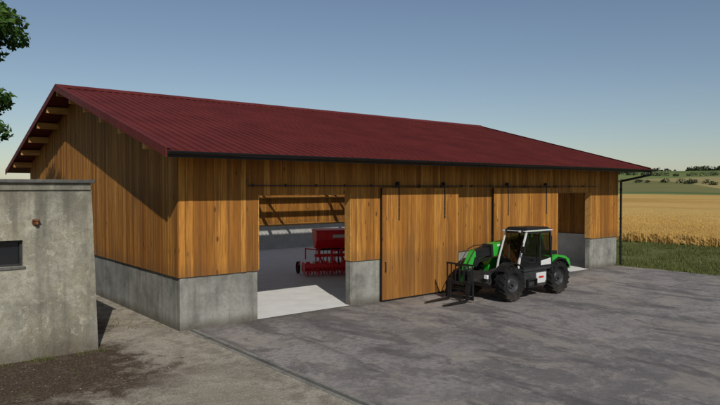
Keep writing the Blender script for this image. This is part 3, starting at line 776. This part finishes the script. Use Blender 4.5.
nx = len(wx)
def wz(x, y): return max(th(x, y), 0)+.72+.06*mnoise.noise(Vector((x*.9, y*.9, 0)))+.08*mnoise.noise(Vector((x*.15, y*.15, 5)))
vs = [(x, y, wz(x, y) if i else .1) for y in wy for i, x in enumerate(wx)]
fs = [(j*nx+i, j*nx+i+1, (j+1)*nx+i+1, (j+1)*nx+i) for j in range(len(wy)-1) for i in range(nx-1)]
b.add(vs, fs, 'wheat', .5)
for i in range(30000):
    x = 37.3+abs(R.gauss(0, 16)); y = R.uniform(-8, 34)
    if x > 90: continue
    s_ = 1+(x-37)*.02
    z0 = 0 if x < 38.2 else .6
    hh = R.uniform(.74, .88); a = R.uniform(0, 3.14); w = .035*s_
    lx, ly = R.gauss(0, .06), R.gauss(0, .06)
    b.add([(x-w*math.cos(a), y-w*math.sin(a), z0), (x+w*math.cos(a), y+w*math.sin(a), z0), (x+lx+w*.7, y+ly, hh), (x+lx-w*.7, y+ly, hh)], [(0, 1, 2, 3)], 'wheatb')
b.build('wheat_field', recalc=False)

def leafcloud(b, c, rad, n, size, k):
    c = Vector(c)
    for i in range(n):
        d = Vector((R.gauss(0, 1), R.gauss(0, 1), R.gauss(0, 1))).normalized()
        p = c+Vector((d.x*rad[0], d.y*rad[1], d.z*rad[2]))*(R.uniform(.35, 1)**.6)
        nrm = (d+Vector((R.gauss(0, .6), R.gauss(0, .6), R.gauss(0, .6)+.4))).normalized()
        u = nrm.orthogonal().normalized(); w = nrm.cross(u); a = R.uniform(0, 6.28)
        u2 = u*math.cos(a)+w*math.sin(a); w2 = nrm.cross(u2); s = size*R.uniform(.6, 1.4)
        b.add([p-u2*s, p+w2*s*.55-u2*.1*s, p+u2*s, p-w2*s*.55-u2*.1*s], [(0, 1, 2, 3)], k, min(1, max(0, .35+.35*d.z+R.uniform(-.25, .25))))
b = MB()
for i in range(420):
    y = R.uniform(180, 520); x = 770+R.uniform(-25, 25)+15*math.sin(y*.03)
    dn = mnoise.noise(Vector((y*.02, 0, 2)))
    if dn < -.3: continue
    z = th(x, y); hh = R.uniform(5, 9.5)*(1+.4*dn)
    b.cyl((x, y, z-1), (x, y, z+hh*.5), .4, 'bark', .2, 5)
    leafcloud(b, (x, y, z+hh*.55), (hh*.45, hh*.45, hh*.5), 34, 1.5, 'farleaf')
b.build('distant_trees', recalc=False)
b = MB()
for (x0, y0, x1, y1, cnt, hh) in ((430, 150, 470, 260, 16, 2.4), (560, 190, 590, 330, 30, 3.0)):
    for i in range(cnt):
        t = R.random(); x = x0+(x1-x0)*t+R.uniform(-4, 4); y = y0+(y1-y0)*t
        s = hh*R.uniform(.6, 1.3); leafcloud(b, (x, y, th(x, y)+s*.45), (s*1.1, s*1.1, s*.7), 60, .6, 'farleaf')
b.build('field_hedges', recalc=False)

b = MB(); TX, TY = -4.45, 7.3
b.cyl((TX, TY, -.2), (TX+.1, TY, 3), .30, 'bark', .24); b.cyl((TX+.1, TY, 3), (TX, TY+.1, 7.5), .24, 'bark', .12); b.cyl((TX, TY+.1, 7.5), (TX+.1, TY, 10.2), .12, 'bark', .03)
cl = []
for i in range(64):
    a = R.uniform(0, 6.28); z = R.uniform(5.7, 10.5); env = math.sin(min(1, max(.05, (z-4.9)/6.4))*math.pi)**.6*1.95
    rr = env*R.uniform(.35, 1); p = (TX+rr*math.cos(a), TY+rr*math.sin(a), z); cl.append(p)
    zb = max(2.8, z-rr*.8-.5); q = Vector((TX, TY, zb)); mid = q.lerp(Vector(p), .5)+Vector((0, 0, .25))
    b.cyl(q, mid, .06, 'bark', .04, 6); b.cyl(mid, p, .04, 'bark', .012, 6)
for p in cl:
    s = R.uniform(.45, .75); leafcloud(b, p, (s, s, s*.75), 230, .10, 'leaf')
b.build('broadleaf_tree', recalc=False)

# ------------------------------------------------------------------ light, sky, camera
sd = Vector((.5, 1.22, -1.0)).normalized()
sun = bpy.data.lights.new('sun', 'SUN'); sun.energy = 3.5; sun.angle = math.radians(.5); sun.color = (1, .945, .85)
so = bpy.data.objects.new('sun', sun); so.rotation_euler = sd.to_track_quat('-Z', 'Y').to_euler(); sc.collection.objects.link(so)
w = bpy.data.worlds.new('World'); sc.world = w; w.use_nodes = True
nt = w.node_tree; bg = nt.nodes['Background']; sk = nt.nodes.new('ShaderNodeTexSky'); sk.sky_type = 'NISHITA'; sk.sun_disc = False
sk.sun_elevation = math.asin(-sd.z); sk.sun_rotation = math.atan2(-sd.x, -sd.y)
sk.air_density = 1.0; sk.dust_density = .4; sk.ozone_density = 1.6
hs = nt.nodes.new('ShaderNodeHueSaturation'); hs.inputs['Saturation'].default_value = .94
nt.links.new(sk.outputs[0], hs.inputs['Color']); nt.links.new(hs.outputs[0], bg.inputs[0]); bg.inputs[1].default_value = .07
cam = bpy.data.cameras.new('camera'); co = bpy.data.objects.new('camera', cam); sc.collection.objects.link(co)
cam.lens = 31.0; cam.sensor_width = 36; cam.clip_end = 6000
co.location = (-6.96, -16.5, 4.0); co.rotation_euler = (math.radians(90-1.34), 0, math.radians(-39.13))
sc.camera = co
sc.view_settings.view_transform = 'Standard'; sc.view_settings.look = 'None'; sc.view_settings.exposure = 0
